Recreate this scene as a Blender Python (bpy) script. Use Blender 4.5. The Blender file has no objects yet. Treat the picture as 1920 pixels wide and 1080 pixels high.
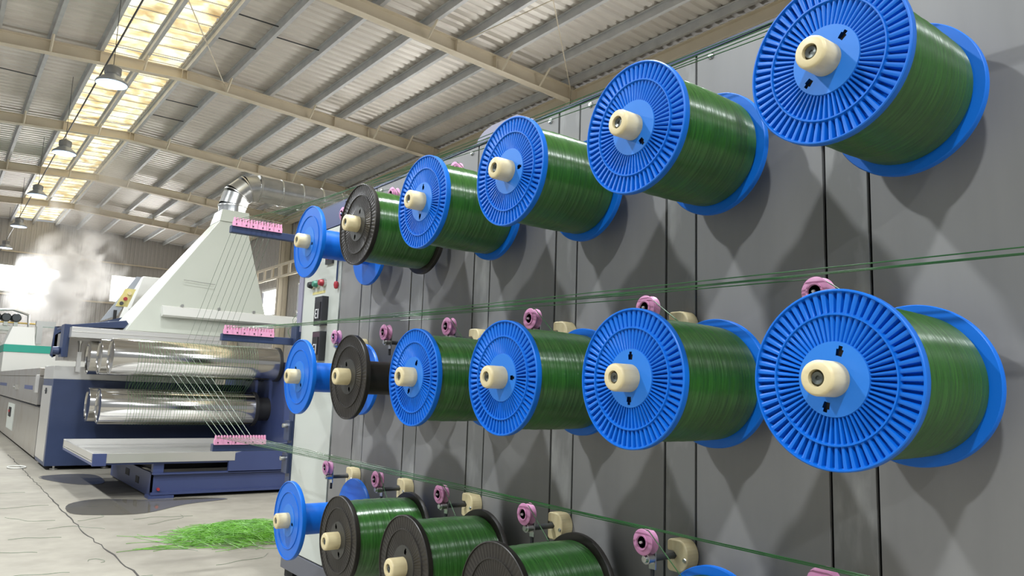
import bpy, math, random
from mathutils import Vector, Matrix
random.seed(7)
C = bpy.context.scene.collection
PI = math.pi
H = 1.15                       # eye height: heights below are measured from the eye, the floor is at 0

# ------------------------------------------------------------------ camera, sky, lights, exposure
cam = bpy.data.cameras.new('camera'); cam.sensor_width = 36; cam.lens = 26.9056; cam.clip_end = 300
co = bpy.data.objects.new('camera', cam); C.objects.link(co); bpy.context.scene.camera = co
r = Vector((0.79700949, -0.6030028, 0.03411002)); u = Vector((-0.11023829, -0.08971307, 0.98984801)); w = Vector((0.59382101, 0.79267849, 0.13797617))
M = Matrix(((r.x, u.x, -w.x, 0), (r.y, u.y, -w.y, 0), (r.z, u.z, -w.z, H), (0, 0, 0, 1)))
co.matrix_world = M

wd = bpy.data.worlds.new('world'); bpy.context.scene.world = wd; wd.use_nodes = True
bg = wd.node_tree.nodes['Background']; bg.inputs[0].default_value = (0.95, 0.98, 1.0, 1); bg.inputs[1].default_value = 0.38
sc = bpy.context.scene
sc.view_settings.view_transform = 'Standard'; sc.view_settings.look = 'None'; sc.view_settings.gamma = 1.0; sc.view_settings.exposure = 0.0
sc.view_settings.use_curve_mapping = False
sc.cycles.volume_bounces = 4
LAMP_W = 470.0                 # light of each aisle lamp
ROW_W = 170.0                  # light of each lamp of the row under the skylight
SKYLIGHT = 1.05
WINDOW = 12.0

# ------------------------------------------------------------------ materials
def mat(name, col, rough=0.5, metal=0.0, spec=0.5, bump=None, var=None, emit=None, coat=0.0, stretch=(1, 1, 1), trans=0.0):
    m = bpy.data.materials.new(name); m.use_nodes = True; nt = m.node_tree; b = nt.nodes['Principled BSDF']
    b.inputs['Base Color'].default_value = (*col, 1); b.inputs['Roughness'].default_value = rough; b.inputs['Metallic'].default_value = metal
    b.inputs['Specular IOR Level'].default_value = spec; b.inputs['Coat Weight'].default_value = coat
    if trans: b.inputs['Transmission Weight'].default_value = trans
    if emit: b.inputs['Emission Color'].default_value = (*emit[0], 1); b.inputs['Emission Strength'].default_value = emit[1]
    if var or bump:
        tc = nt.nodes.new('ShaderNodeTexCoord'); mp = nt.nodes.new('ShaderNodeMapping'); mp.inputs['Scale'].default_value = stretch
        nt.links.new(tc.outputs['Object'], mp.inputs[0])
    if var:                    # (scale, second colour, contrast low, high)
        n = nt.nodes.new('ShaderNodeTexNoise'); n.inputs['Scale'].default_value = var[0]; n.inputs['Detail'].default_value = 6
        nt.links.new(mp.outputs[0], n.inputs['Vector'])
        cr = nt.nodes.new('ShaderNodeValToRGB'); cr.color_ramp.elements[0].position = var[2]; cr.color_ramp.elements[1].position = var[3]
        cr.color_ramp.elements[0].color = (*col, 1); cr.color_ramp.elements[1].color = (*var[1], 1)
        nt.links.new(n.outputs['Fac'], cr.inputs[0]); nt.links.new(cr.outputs[0], b.inputs['Base Color'])
    if bump:                   # (scale, strength, distance)
        n = nt.nodes.new('ShaderNodeTexNoise'); n.inputs['Scale'].default_value = bump[0]; n.inputs['Detail'].default_value = 4
        nt.links.new(mp.outputs[0], n.inputs['Vector'])
        bp = nt.nodes.new('ShaderNodeBump'); bp.inputs['Strength'].default_value = bump[1]; bp.inputs['Distance'].default_value = bump[2]
        nt.links.new(n.outputs['Fac'], bp.inputs['Height']); nt.links.new(bp.outputs[0], b.inputs['Normal'])
    return m
K = {}
K['blue'] = mat('blue_plastic', (0.002, 0.135, 0.60), 0.4, spec=0.4)
K['blue_disc'] = mat('blue_plastic_disc', (0.02, 0.18, 0.64), 0.42, spec=0.4)
K['black'] = mat('brown_black_plastic', (0.014, 0.0115, 0.009), 0.4)
K['black_disc'] = mat('black_plastic_disc', (0.03, 0.03, 0.027), 0.42)
K['cream'] = mat('cream_nylon', (0.68, 0.58, 0.34), 0.42, var=(18, (0.60, 0.49, 0.27), 0.45, 0.75), stretch=(1, 4, 1))
K['bolt'] = mat('dark_steel_bolt', (0.12, 0.13, 0.12), 0.3, 0.9)
K['steel'] = mat('bright_steel', (0.62, 0.62, 0.6), 0.28, 1.0)
K['rod'] = mat('dark_steel_rod', (0.08, 0.085, 0.09), 0.35, 0.6)
K['chrome'] = mat('chrome_roller', (0.58, 0.57, 0.55), 0.12, 1.0)
K['pink'] = mat('pink_ceramic', (0.58, 0.24, 0.42), 0.45)
K['pink_bright'] = mat('pink_ceramic_comb', (0.76, 0.34, 0.52), 0.5)
K['navy'] = mat('navy_paint', (0.026, 0.042, 0.10), 0.35, spec=0.5, var=(3, (0.034, 0.052, 0.12), 0.4, 0.7))
K['navy_light'] = mat('navy_paint_frame', (0.05, 0.07, 0.18), 0.4)
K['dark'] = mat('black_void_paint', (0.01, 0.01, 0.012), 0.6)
K['panel'] = mat('brushed_stainless_sheet', (0.215, 0.213, 0.21), 0.48, 0.12, bump=(40, 0.05, 0.002), var=(2.2, (0.25, 0.247, 0.242), 0.35, 0.7), stretch=(1, 3, 0.35))
K['strip'] = mat('worn_stainless_strip', (0.21, 0.21, 0.205), 0.46, 0.12, var=(5, (0.34, 0.34, 0.33), 0.5, 0.72), stretch=(1, 2.5, 0.8))
K['cabinet'] = mat('pale_grey_green_enamel', (0.55, 0.58, 0.53), 0.4)
K['base_grey'] = mat('slate_grey_frame_paint', (0.12, 0.125, 0.15), 0.45)
K['lavender'] = mat('grey_lavender_post', (0.28, 0.27, 0.36), 0.45)
K['stainless'] = mat('stainless_tank', (0.5, 0.48, 0.45), 0.3, 0.85, var=(2.5, (0.4, 0.35, 0.29), 0.5, 0.75), bump=(12, 0.1, 0.01))
K['stainless_light'] = mat('stainless_rail', (0.72, 0.71, 0.68), 0.32, 0.75)
K['hood'] = mat('milky_hood_sheet', (0.47, 0.49, 0.43), 0.35, var=(1.2, (0.43, 0.455, 0.395), 0.4, 0.7))
K['white'] = mat('white_paint', (0.62, 0.62, 0.58), 0.45)
K['green_panel'] = mat('green_paint', (0.02, 0.3, 0.22), 0.45)
K['zinc'] = mat('galvanised_duct', (0.62, 0.63, 0.63), 0.24, 1.0, var=(7, (0.5, 0.52, 0.52), 0.4, 0.65), bump=(5, 0.12, 0.02))
K['purlin'] = mat('galvanised_purlin', (0.66, 0.67, 0.68), 0.45, 0.3, var=(3, (0.55, 0.56, 0.58), 0.4, 0.7))
K['beam'] = mat('cream_beam_paint', (0.77, 0.69, 0.55), 0.55, var=(2, (0.71, 0.63, 0.49), 0.4, 0.7))
K['yellow'] = mat('yellow_label', (0.62, 0.55, 0.22), 0.5)
K['red'] = mat('red_plastic', (0.35, 0.03, 0.04), 0.35)
K['teal'] = mat('green_button', (0.05, 0.22, 0.15), 0.35)
K['brass'] = mat('brass_bar', (0.62, 0.42, 0.14), 0.3, 0.6)
K['lamp_glow'] = mat('lamp_diffuser', (0.7, 0.8, 1.0), 0.4, emit=((0.55, 0.75, 1.0), 1.6))
K['lamp_body'] = mat('lamp_housing', (0.3, 0.3, 0.29), 0.4, 0.5)
K['lamp_refl'] = mat('lamp_reflector', (0.42, 0.45, 0.5), 0.35, 0.6)
K['window'] = mat('daylit_pane', (0.9, 0.9, 0.9), 0.3, emit=((1, 0.99, 0.96), WINDOW))
K['green_thread'] = mat('green_monofilament', (0.025, 0.10, 0.03), 0.3)
K['green_web'] = mat('pale_green_filament', (0.07, 0.17, 0.055), 0.35)
K['pile'] = mat('bright_green_waste_filament', (0.15, 0.40, 0.03), 0.4, var=(9, (0.07, 0.22, 0.015), 0.4, 0.7))
K['lcd'] = mat('meter_face', (0.03, 0.03, 0.035), 0.25)
K['digit'] = mat('meter_digit', (0.8, 0.8, 0.8), 0.5)
K['puddle'] = mat('water_film', (0.14, 0.13, 0.11), 0.04, spec=0.6)
K['crack'] = mat('dark_floor_joint', (0.05, 0.045, 0.04), 0.9)

def filament_mat():
    m = mat('wound_green_filament', (0.03, 0.125, 0.022), 0.3, spec=1.0); nt = m.node_tree; b = nt.nodes['Principled BSDF']
    tc = nt.nodes.new('ShaderNodeTexCoord'); mp = nt.nodes.new('ShaderNodeMapping'); mp.inputs['Scale'].default_value = (420, 16, 16)
    nt.links.new(tc.outputs['Object'], mp.inputs[0])
    n = nt.nodes.new('ShaderNodeTexNoise'); n.inputs['Scale'].default_value = 1.0; n.inputs['Detail'].default_value = 3; n.inputs['Distortion'].default_value = 0.4
    nt.links.new(mp.outputs[0], n.inputs['Vector'])
    bp = nt.nodes.new('ShaderNodeBump'); bp.inputs['Strength'].default_value = 0.55; bp.inputs['Distance'].default_value = 0.0016
    nt.links.new(n.outputs['Fac'], bp.inputs['Height']); nt.links.new(bp.outputs[0], b.inputs['Normal'])
    tg = nt.nodes.new('ShaderNodeTangent'); tg.direction_type = 'RADIAL'; tg.axis = 'X'; nt.links.new(tg.outputs[0], b.inputs['Tangent'])
    b.inputs['Anisotropic'].default_value = 1.0; b.inputs['Anisotropic Rotation'].default_value = 0.25
    cr = nt.nodes.new('ShaderNodeValToRGB'); cr.color_ramp.elements[0].position = 0.3; cr.color_ramp.elements[1].position = 0.72
    cr.color_ramp.elements[0].color = (0.010, 0.062, 0.007, 1); cr.color_ramp.elements[1].color = (0.030, 0.13, 0.016, 1)
    nt.links.new(n.outputs['Fac'], cr.inputs[0]); nt.links.new(cr.outputs[0], b.inputs['Base Color'])
    return m
K['winding'] = filament_mat()

def floor_mat():
    m = mat('concrete_floor', (0.5, 0.46, 0.38), 0.65, spec=0.25); nt = m.node_tree; b = nt.nodes['Principled BSDF']
    tc = nt.nodes.new('ShaderNodeTexCoord')
    def noise(s, d, mpx=(1, 1, 1)):
        mp = nt.nodes.new('ShaderNodeMapping'); mp.inputs['Scale'].default_value = mpx; nt.links.new(tc.outputs['Object'], mp.inputs[0])
        n = nt.nodes.new('ShaderNodeTexNoise'); n.inputs['Scale'].default_value = s; n.inputs['Detail'].default_value = d; nt.links.new(mp.outputs[0], n.inputs['Vector']); return n
    a = noise(1.1, 8); c = noise(7, 8)
    mx = nt.nodes.new('ShaderNodeMixRGB'); mx.inputs[1].default_value = (0.265, 0.245, 0.205, 1); mx.inputs[2].default_value = (0.34, 0.318, 0.265, 1)
    cr = nt.nodes.new('ShaderNodeValToRGB'); cr.color_ramp.elements[0].position = 0.35; cr.color_ramp.elements[1].position = 0.68
    nt.links.new(a.outputs['Fac'], cr.inputs[0]); nt.links.new(cr.outputs[0], mx.inputs[0])
    m2 = nt.nodes.new('ShaderNodeMixRGB'); m2.blend_type = 'MULTIPLY'; m2.inputs[0].default_value = 0.35
    nt.links.new(mx.outputs[0], m2.inputs[1]); nt.links.new(c.outputs['Color'], m2.inputs[2]); 
    cr2 = nt.nodes.new('ShaderNodeValToRGB'); cr2.color_ramp.elements[0].position = 0.35; cr2.color_ramp.elements[1].position = 0.65
    cr2.color_ramp.elements[0].color = (0.62, 0.62, 0.6, 1); cr2.color_ramp.elements[1].color = (1, 1, 1, 1)
    nt.links.new(c.outputs['Fac'], cr2.inputs[0]); nt.links.new(cr2.outputs[0], m2.inputs[2])
    nt.links.new(m2.outputs[0], b.inputs['Base Color'])
    return m
K['floor'] = floor_mat()

def sheet_mat(name, c1, c2, rough, metal):
    m = mat(name, c1, rough, metal, var=(1.5, c2, 0.35, 0.7), bump=(2.2, 0.12, 0.03), stretch=(0.5, 3.0, 1)); return m
K['roof'] = sheet_mat('foil_faced_roof_sheet', (0.72, 0.68, 0.63), (0.80, 0.76, 0.70), 0.36, 0.3)
K['wall'] = mat('grey_corrugated_wall', (0.52, 0.5, 0.48), 0.5, 0.1)

def skylight_mat():
    m = bpy.data.materials.new('yellowed_skylight_sheet'); m.use_nodes = True; nt = m.node_tree; b = nt.nodes['Principled BSDF']
    b.inputs['Base Color'].default_value = (0.7, 0.65, 0.5, 1); b.inputs['Roughness'].default_value = 0.6
    tc = nt.nodes.new('ShaderNodeTexCoord')
    n = nt.nodes.new('ShaderNodeTexNoise'); n.inputs['Scale'].default_value = 2.3; n.inputs['Detail'].default_value = 7; n.inputs['Distortion'].default_value = 0.6
    nt.links.new(tc.outputs['Object'], n.inputs['Vector'])
    cr = nt.nodes.new('ShaderNodeValToRGB'); e = cr.color_ramp.elements
    e[0].position = 0.30; e[0].color = (0.42, 0.25, 0.08, 1); e[1].position = 0.62; e[1].color = (1.0, 0.98, 0.86, 1)
    k = e.new(0.45); k.color = (0.80, 0.64, 0.32, 1); k = e.new(0.54); k.color = (0.98, 0.88, 0.62, 1)
    nt.links.new(n.outputs['Fac'], cr.inputs[0]); nt.links.new(cr.outputs[0], b.inputs['Emission Color']); b.inputs['Emission Strength'].default_value = SKYLIGHT
    return m
K['skylight'] = skylight_mat()

# ------------------------------------------------------------------ mesh builder
class MB:
    def __init__(s): s.v = []; s.f = []; s.sm = []
    def add(s, vs, fs, smooth=False):
        o = len(s.v); s.v += [tuple(p) for p in vs]; s.f += [tuple(i + o for i in f) for f in fs]; s.sm += [smooth] * len(fs); return s
    def box(s, x0, x1, y0, y1, z0, z1):
        return s.add([(x, y, z) for x in (x0, x1) for y in (y0, y1) for z in (z0, z1)],
                     [(0, 1, 3, 2), (4, 6, 7, 5), (0, 4, 5, 1), (2, 3, 7, 6), (0, 2, 6, 4), (1, 5, 7, 3)])
    def hexa(s, a, b):          # two matching quads
        return s.add(list(a) + list(b), [(3, 2, 1, 0), (4, 5, 6, 7)] + [(i, (i + 1) % 4, (i + 1) % 4 + 4, i + 4) for i in range(4)])
    def prism(s, poly, axis, a, b):   # polygon in the two other axes, extruded along axis
        n = len(poly)
        def P(p, t): return (t, p[0], p[1]) if axis == 0 else (p[0], t, p[1]) if axis == 1 else (p[0], p[1], t)
        return s.add([P(p, a) for p in poly] + [P(p, b) for p in poly],
                     [tuple(range(n - 1, -1, -1)), tuple(range(n, 2 * n))] + [(i, (i + 1) % n, (i + 1) % n + n, i + n) for i in range(n)])
    def tube(s, pts, rad, n=8, caps=True):
        pts = [Vector(p) for p in pts]; m = len(pts); rads = rad if isinstance(rad, (list, tuple)) else [rad] * m
        vs = []; ref = None
        for i, p in enumerate(pts):
            t = (pts[min(i + 1, m - 1)] - pts[max(i - 1, 0)]).normalized()
            if ref is None: ref = Vector((0, 0, 1)) if abs(t.z) < 0.9 else Vector((1, 0, 0))
            a = (ref - t * ref.dot(t)).normalized(); ref = a; b = t.cross(a)
            vs += [p + (a * math.cos(2 * PI * k / n) + b * math.sin(2 * PI * k / n)) * rads[i] for k in range(n)]
        fs = [(i * n + k, i * n + (k + 1) % n, (i + 1) * n + (k + 1) % n, (i + 1) * n + k) for i in range(m - 1) for k in range(n)]
        s.add(vs, fs, n > 5)
        if caps: s.add(vs[:n], [tuple(range(n - 1, -1, -1))]); s.add(vs[-n:], [tuple(range(n))])
        return s
    def lathe(s, prof, c=(0, 0, 0), axis=0, n=48, smooth=True, caps=True):   # prof: (along, radius)
        vs = []
        for a, rr in prof:
            for k in range(n):
                t = 2 * PI * k / n; q = (rr * math.cos(t), rr * math.sin(t))
                p = (a, q[0], q[1]) if axis == 0 else (q[1], a, q[0]) if axis == 1 else (q[0], q[1], a)
                vs.append((p[0] + c[0], p[1] + c[1], p[2] + c[2]))
        m = len(prof); fs = [(i * n + k, i * n + (k + 1) % n, (i + 1) * n + (k + 1) % n, (i + 1) * n + k) for i in range(m - 1) for k in range(n)]
        s.add(vs, fs, smooth)
        if caps and prof[0][1] > 1e-6: s.add(vs[:n], [tuple(range(n - 1, -1, -1))])
        if caps and prof[-1][1] > 1e-6: s.add(vs[-n:], [tuple(range(n))])
        return s
    def build(s, name, m, parent=None, bevel=0.0, label=None):
        off = parent.matrix_basis.translation.copy() if parent else Vector((0, 0, 0)); q = parent
        while q and q.parent: q = q.parent; off += q.matrix_basis.translation
        me = bpy.data.meshes.new(name); me.from_pydata([Vector(p) - off for p in s.v], [], s.f)
        me.polygons.foreach_set('use_smooth', s.sm); me.materials.append(K[m] if isinstance(m, str) else m)
        import bmesh
        bm = bmesh.new(); bm.from_mesh(me); bmesh.ops.recalc_face_normals(bm, faces=bm.faces); bm.to_mesh(me); bm.free()
        if any(s.sm): me.set_sharp_from_angle(angle=math.radians(38))
        o = bpy.data.objects.new(name, me); C.objects.link(o)
        if parent: o.parent = parent
        if bevel:
            b = o.modifiers.new('bevel', 'BEVEL'); b.width = bevel; b.segments = 2; b.limit_method = 'ANGLE'
        if label: o['label'] = label
        return o
def zz(z): return z + H
def tag(o, label, cat, group=None):
    o['label'] = label; o['category'] = cat
    if group: o['group'] = group
    return o
def thing(name, label, cat, loc=(0, 0, 0), group=None):
    o = bpy.data.objects.new(name, None); C.objects.link(o); o.location = loc; o.empty_display_size = 0.1
    o.matrix_basis = Matrix.Translation(loc)
    return tag(o, label, cat, group)
def struct(o): o['kind'] = 'structure'; return o
def stuff(o, label, cat): o['kind'] = 'stuff'; return tag(o, label, cat)
def copy_tree(o, parent=None):
    c = o.copy(); C.objects.link(c)
    if parent: c.parent = parent
    for ch in o.children: copy_tree(ch, c)
    return c

# ------------------------------------------------------------------ the building
struct(MB().box(-14, 11.6, -14, 43.2, -0.2, 0.0).build('floor', 'floor'))
RX, EX, WX = 4.0, 11.2, -3.2       # ridge, right eave, left eave
def rz(x, z0): return zz(z0 - 0.05 * abs(x - RX))
def roof_side(xa, xb):
    m = MB(); y = -9.0; ys = []
    while y < 43.2:
        ys += [(y, 0.0), (y + 0.13, 0.0), (y + 0.16, 0.045), (y + 0.22, 0.045)]; y += 0.25
    vs = []
    for yy, dz in ys: vs += [(xa, yy, rz(xa, 7.60) + dz), (xb, yy, rz(xb, 7.60) + dz)]
    m.add(vs, [(2 * i, 2 * i + 1, 2 * i + 3, 2 * i + 2) for i in range(len(ys) - 1)])
    o = m.build('ceiling', 'roof'); so = o.modifiers.new('thick', 'SOLIDIFY'); so.thickness = 0.02; so.offset = 1; return struct(o)
roof_side(4.02, 11.9); roof_side(-3.6, 2.33)
RY = [0.8, 6.8, 12.8, 18.8, 24.8, 30.8, 36.8]
n_w = 0
for by in [-5.2] + RY:             # yellowed skylight sheets, two to a bay
    for xa, xb in ((2.34, 3.15), (3.19, 4.01)):
        n_w += 1
        m = MB(); y = by + 0.02; ys = []
        while y < by + 5.97: ys += [(y, 0.0), (y + 0.4, 0.0), (y + 0.43, 0.04), (y + 0.52, 0.04)]; y += 0.55
        vs = []
        for yy, dz in ys: vs += [(xa, yy, rz(xa, 7.62) + dz), (xb, yy, rz(xb, 7.62) + dz)]
        m.add(vs, [(2 * i, 2 * i + 1, 2 * i + 3, 2 * i + 2) for i in range(len(ys) - 1)])
        o = m.build('window_%d' % n_w, 'skylight'); so = o.modifiers.new('thick', 'SOLIDIFY'); so.thickness = 0.006; so.offset = 1; struct(o)
        m = MB()
        for yb in [by + 0.3 + 0.55 * q for q in range(11)]: m.hexa([(xa, yb, rz(xa, 7.60)), (xb, yb, rz(xb, 7.60)), (xb, yb, rz(xb, 7.618)), (xa, yb, rz(xa, 7.618))], [(xa, yb + 0.018, rz(xa, 7.60)), (xb, yb + 0.018, rz(xb, 7.60)), (xb, yb + 0.018, rz(xb, 7.618)), (xa, yb + 0.018, rz(xa, 7.618))])
        m.build('glazing_bars', 'purlin', o)  # thin bars put in for the sheet's dark seams and rib shading
n_t = 0
def trim(m, material):
    global n_t
    n_t += 1; return struct(m.build('trim_%d' % n_t, material))
for px in (-2.7, -1.7, -0.7, 0.35, 1.31, 2.27, 3.17, 4.12, 5.05, 6.13, 7.2, 8.12, 9.06, 10.1, 11.0):   # purlins
    z = rz(px, 7.42)
    trim(MB().prism([(px - 0.03, z), (px + 0.05, z), (px + 0.05, z + 0.02), (px - 0.005, z + 0.02), (px - 0.005, z + 0.155), (px + 0.03, z + 0.155), (px + 0.03, z + 0.175), (px - 0.07, z + 0.175), (px - 0.07, z + 0.155), (px - 0.02, z + 0.155), (px - 0.02, z + 0.02), (px - 0.03, z + 0.02)], 1, -9, 43), 'purlin')
def rb(x): return zz(7.17 - 0.062 * abs(x - RX))        # underside of a rafter
def rt(x): return rz(x, 7.415)
for y in RY:                        # rafters, tapered plate girders with stiffeners and flange braces
    m = MB()
    for a, b in ((WX, RX), (RX, EX)):
        m.hexa([(a, y - 0.006, rb(a)), (b, y - 0.006, rb(b)), (b, y - 0.006, rt(b)), (a, y - 0.006, rt(a))], [(a, y + 0.006, rb(a)), (b, y + 0.006, rb(b)), (b, y + 0.006, rt(b)), (a, y + 0.006, rt(a))])
        for fz, t in ((rb, 0.014), (rt, -0.014)):
            m.hexa([(a, y - 0.1, fz(a)), (b, y - 0.1, fz(b)), (b, y - 0.1, fz(b) + t), (a, y - 0.1, fz(a) + t)], [(a, y + 0.1, fz(a)), (b, y + 0.1, fz(b)), (b, y + 0.1, fz(b) + t), (a, y + 0.1, fz(a) + t)])
    for sx in (-1.7, 1.31, 2.27, 4.0, 4.12, 7.9, 8.9, 11.0):
        m.box(sx - 0.006, sx + 0.006, y - 0.1, y + 0.1, rb(sx), rt(sx))
    for bx in (-0.7, 1.31, 3.17, 5.05, 7.2, 9.06, 10.1):
        m.tube([(bx, y - 0.09, rb(bx) + 0.02), (bx, y - 0.45, rt(bx) + 0.02)], 0.028, 4); m.tube([(bx, y + 0.09, rb(bx) + 0.02), (bx, y + 0.45, rt(bx) + 0.02)], 0.028, 4)
    trim(m, 'beam')
    m = MB(); m.box(EX - 0.2, EX + 0.2, y - 0.1, y - 0.085, 0, rt(EX)); m.box(EX - 0.2, EX + 0.2, y + 0.085, y + 0.1, 0, rt(EX)); m.box(EX - 0.006, EX + 0.006, y - 0.1, y + 0.1, 0, rt(EX))
    m.box(EX - 0.2, EX - 0.19, y - 0.1, y + 0.1, 0, rt(EX)); trim(m, 'beam')
trim(MB().box(EX - 0.1, EX + 0.1, -9, 43, zz(6.72), zz(6.74)).box(EX - 0.01, EX + 0.01, -9, 43, zz(6.74), zz(6.98)).box(EX - 0.1, EX + 0.1, -9, 43, zz(6.98), zz(7.0)), 'beam')   # eave strut
def lattice():
    m = MB(); m.box(EX - 0.28, EX - 0.22, 13, 42.7, zz(4.88), zz(4.98)); m.box(EX - 0.28, EX - 0.22, 13, 42.7, zz(4.4), zz(4.48)); y = 13.2
    while y < 42.6: m.box(EX - 0.27, EX - 0.22, y, y + 0.22, zz(4.48), zz(4.88)); y += 0.95
    return m
trim(lattice(), 'beam')
for x1, y1, x2, y2 in ((5.05, 12.7, 11.0, 7.0), (11.0, 12.7, 5.05, 7.0), (7.9, 12.75, 8.6, 7.0), (-1.0, 18.7, 2.2, 13.0), (5.0, 18.7, 2.3, 13.0)):   # tie rods
    trim(MB().tube([(x1, y1, rz(x1, 7.3)), (x2, y2, rz(x2, 7.3))], 0.011, 6), 'beam')
for px, yy in ((4.6, 15.2), (4.6, 16.6), (5.6, 15.6), (0.8, 16.5), (0.8, 21.5), (1.8, 15.5), (4.6, 21.3), (4.6, 22.8)):    # sag bars
    trim(MB().box(px - 0.5, px + 0.5, yy - 0.012, yy + 0.012, rz(px, 7.5) , rz(px, 7.5) + 0.02), 'rod')

def corrugated(axis, c, a, b, holes, z1f):
    # vertical trapezoid sheeting with square openings, built column by column
    m = MB(); t = a; step = 0.2
    while t < b - 1e-6:
        t2 = min(t + step, b); tm = (t + t2) / 2
        segs = [[0.0, z1f(tm)]]
        for (ha, hb, z0, z1) in holes:
            if ha <= tm <= hb:
                ns = []
                for s0, s1 in segs:
                    if s0 < z0: ns.append([s0, min(s1, z0)])
                    if s1 > z1: ns.append([max(s0, z1), s1])
                segs = ns
        prof = [(t, 0), (t + 0.05, 0), (t + 0.07, 0.025), (t + 0.13, 0.025), (t + 0.15, 0), (t2, 0)]
        for s0, s1 in segs:
            vs = []
            for p, d in prof:
                for z in (s0, s1): vs.append((p, c + d, z) if axis == 1 else (c + d, p, z))
            m.add(vs, [(2 * i, 2 * i + 1, 2 * i + 3, 2 * i + 2) for i in range(len(prof) - 1)])
        t = t2
    return m
gw = [(1.4, 4.6, zz(4.05), zz(5.25)), (6.8, 9.4, zz(4.0), zz(5.3))]
struct(corrugated(1, 43.0, WX, 11.4, gw, lambda x: rz(x, 7.58)).build('wall_back', 'wall'))
rw = [(1.0, 5.5, zz(2.5), zz(4.15)), (7.0, 11.5, zz(2.5), zz(4.15)), (19.0, 23.5, zz(2.5), zz(4.15)), (30.95, 33.7, zz(2.5), zz(4.15)), (24.95, 29.5, zz(2.5), zz(4.15)), (13.0, 17.5, zz(2.5), zz(4.15))]  # openings listed first are unseen, added to brighten roof and floor behind the winder
struct(corrugated(0, 11.42, -9, 43.0, rw, lambda y: rz(11.4, 7.58)).build('wall_right', 'wall'))
K['window_side'] = mat('daylit_side_pane', (0.9, 0.9, 0.9), 0.3, emit=((1, 0.99, 0.96), WINDOW * 0.6))
def pane(name, m, frame, k='window'):
    n = m.build(name, k); struct(n); f = frame.build('window_frame', 'white', n); return n
for i, (a, b, z0, z1) in enumerate(gw):
    f = MB()
    for q in (a, (a + b) / 2, b): f.box(q - 0.02, q + 0.02, 42.96, 43.05, z0, z1)
    f.box(a, b, 42.95, 43.05, z0 - 0.06, z0); f.box(a, b, 42.95, 43.05, z1, z1 + 0.04)
    pane('window_%d' % (n_w + 1 + i), MB().box(a, b, 43.04, 43.06, z0, z1), f)
for i, (a, b, z0, z1) in enumerate(rw):
    f = MB()
    for q in (z0, z0 + 0.5, z1): f.box(11.36, 11.46, a, b, q - 0.04, q + 0.04)
    pane('window_%d' % (n_w + 3 + i), MB().box(11.46, 11.48, a, b, z0, z1), f, 'window_side')
trim(MB().box(WX, 11.3, 42.9, 42.97, zz(3.85), zz(3.93)), 'beam'); trim(MB().box(WX, 11.3, 42.9, 42.97, zz(5.9), zz(5.96)), 'beam')

# floor joint running beside the machines
pts = []; y = 3.6
while y < 14: pts.append((1.07 + 0.1 * max(0, 6.7 - y) / 1.6 * (1 if y > 5 else 1) * 0.6 + random.uniform(-0.012, 0.012), y)); y += 0.13
m = MB(); vs = []
for x, y in pts: hw = random.uniform(0.002, 0.0065); vs += [(x - hw, y, 0.001), (x + hw, y, 0.001), (x - hw, y, 0.003), (x + hw, y, 0.003)]
fs = []
for i in range(len(pts) - 1): a = 4 * i; b = a + 4; fs += [(a + 2, a + 3, b + 3, b + 2), (a, a + 2, b + 2, b), (a + 1, b + 1, b + 3, a + 3)]
trim(m.add(vs, fs), 'crack')

def puddle(poly, label):
    n = []
    for i, p in enumerate(poly):
        q = poly[(i + 1) % len(poly)]; o = poly[i - 1]; s = poly[(i + 2) % len(poly)]
        for t in (0, 0.25, 0.5, 0.75):
            n.append(tuple(0.5 * (2 * p[k] + (q[k] - o[k]) * t + (2 * o[k] - 5 * p[k] + 4 * q[k] - s[k]) * t * t + (3 * p[k] - o[k] - 3 * q[k] + s[k]) * t ** 3) for k in (0, 1)))
    tag(MB().prism(n, 2, 0.0005, 0.004).build('water_puddle', 'puddle'), label, 'puddle', 'water puddles on the floor')
puddle([(1.16, 8.3), (1.45, 8.55), (1.8, 8.35), (2.3, 8.3), (2.55, 8.1), (2.1, 7.9), (1.65, 7.5), (1.3, 7.55), (1.1, 7.75)], 'wet puddle in front of the navy step platform, reflecting the machine')
puddle([(1.15, 10.7), (1.5, 10.9), (1.75, 10.7), (1.72, 9.9), (1.5, 9.75), (1.28, 10.1)], 'wet puddle between navy machine body and step platform base')

# ------------------------------------------------------------------ high bay lamps
def lamp(x, y, z, label, group, visible):
    t = thing('high_bay_lamp', label, 'lamp', (x, y, zz(z)), group)
    k = Vector((x, y, zz(z)))
    MB().lathe([(0.0, 0.265), (0.02, 0.265), (0.05, 0.25), (0.15, 0.13), (0.17, 0.125)], k, 2, 32).build('reflector', 'lamp_refl', t)
    MB().lathe([(0.17, 0.13), (0.2, 0.14), (0.3, 0.14), (0.33, 0.1), (0.36, 0.02)], k, 2, 24).build('driver_housing', 'lamp_body', t)
    MB().lathe([(-0.006, 0.0), (-0.006, 0.25), (0.0, 0.255)], k, 2, 32).build('diffuser', 'lamp_glow', t)
    MB().tube([(x, y, zz(z) + 0.36), (x, y, rz(x, 7.45))], 0.006, 6).build('drop_cord', 'rod', t)
    l = bpy.data.lights.new('high_bay_light', 'AREA'); l.shape = 'DISK'; l.size = 0.44; l.energy = LAMP_W if x < 0 else ROW_W * (2.0 if y < 5 else 0.7 if y < 10 else 1); l.color = (0.93, 0.97, 1.0); l.spread = PI
    lo = bpy.data.objects.new('high_bay_light', l); C.objects.link(lo); lo.location = (0, 0, -0.02); lo.parent = t
LN = ['nearest hanging high bay lamp with wide reflector, under the skylight', 'second hanging high bay lamp from the front, under the skylight', 'third hanging high bay lamp, below the far skylight', 'fourth hanging high bay lamp, above the steam near back wall', 'farthest small hanging high bay lamp beside the back wall']
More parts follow.
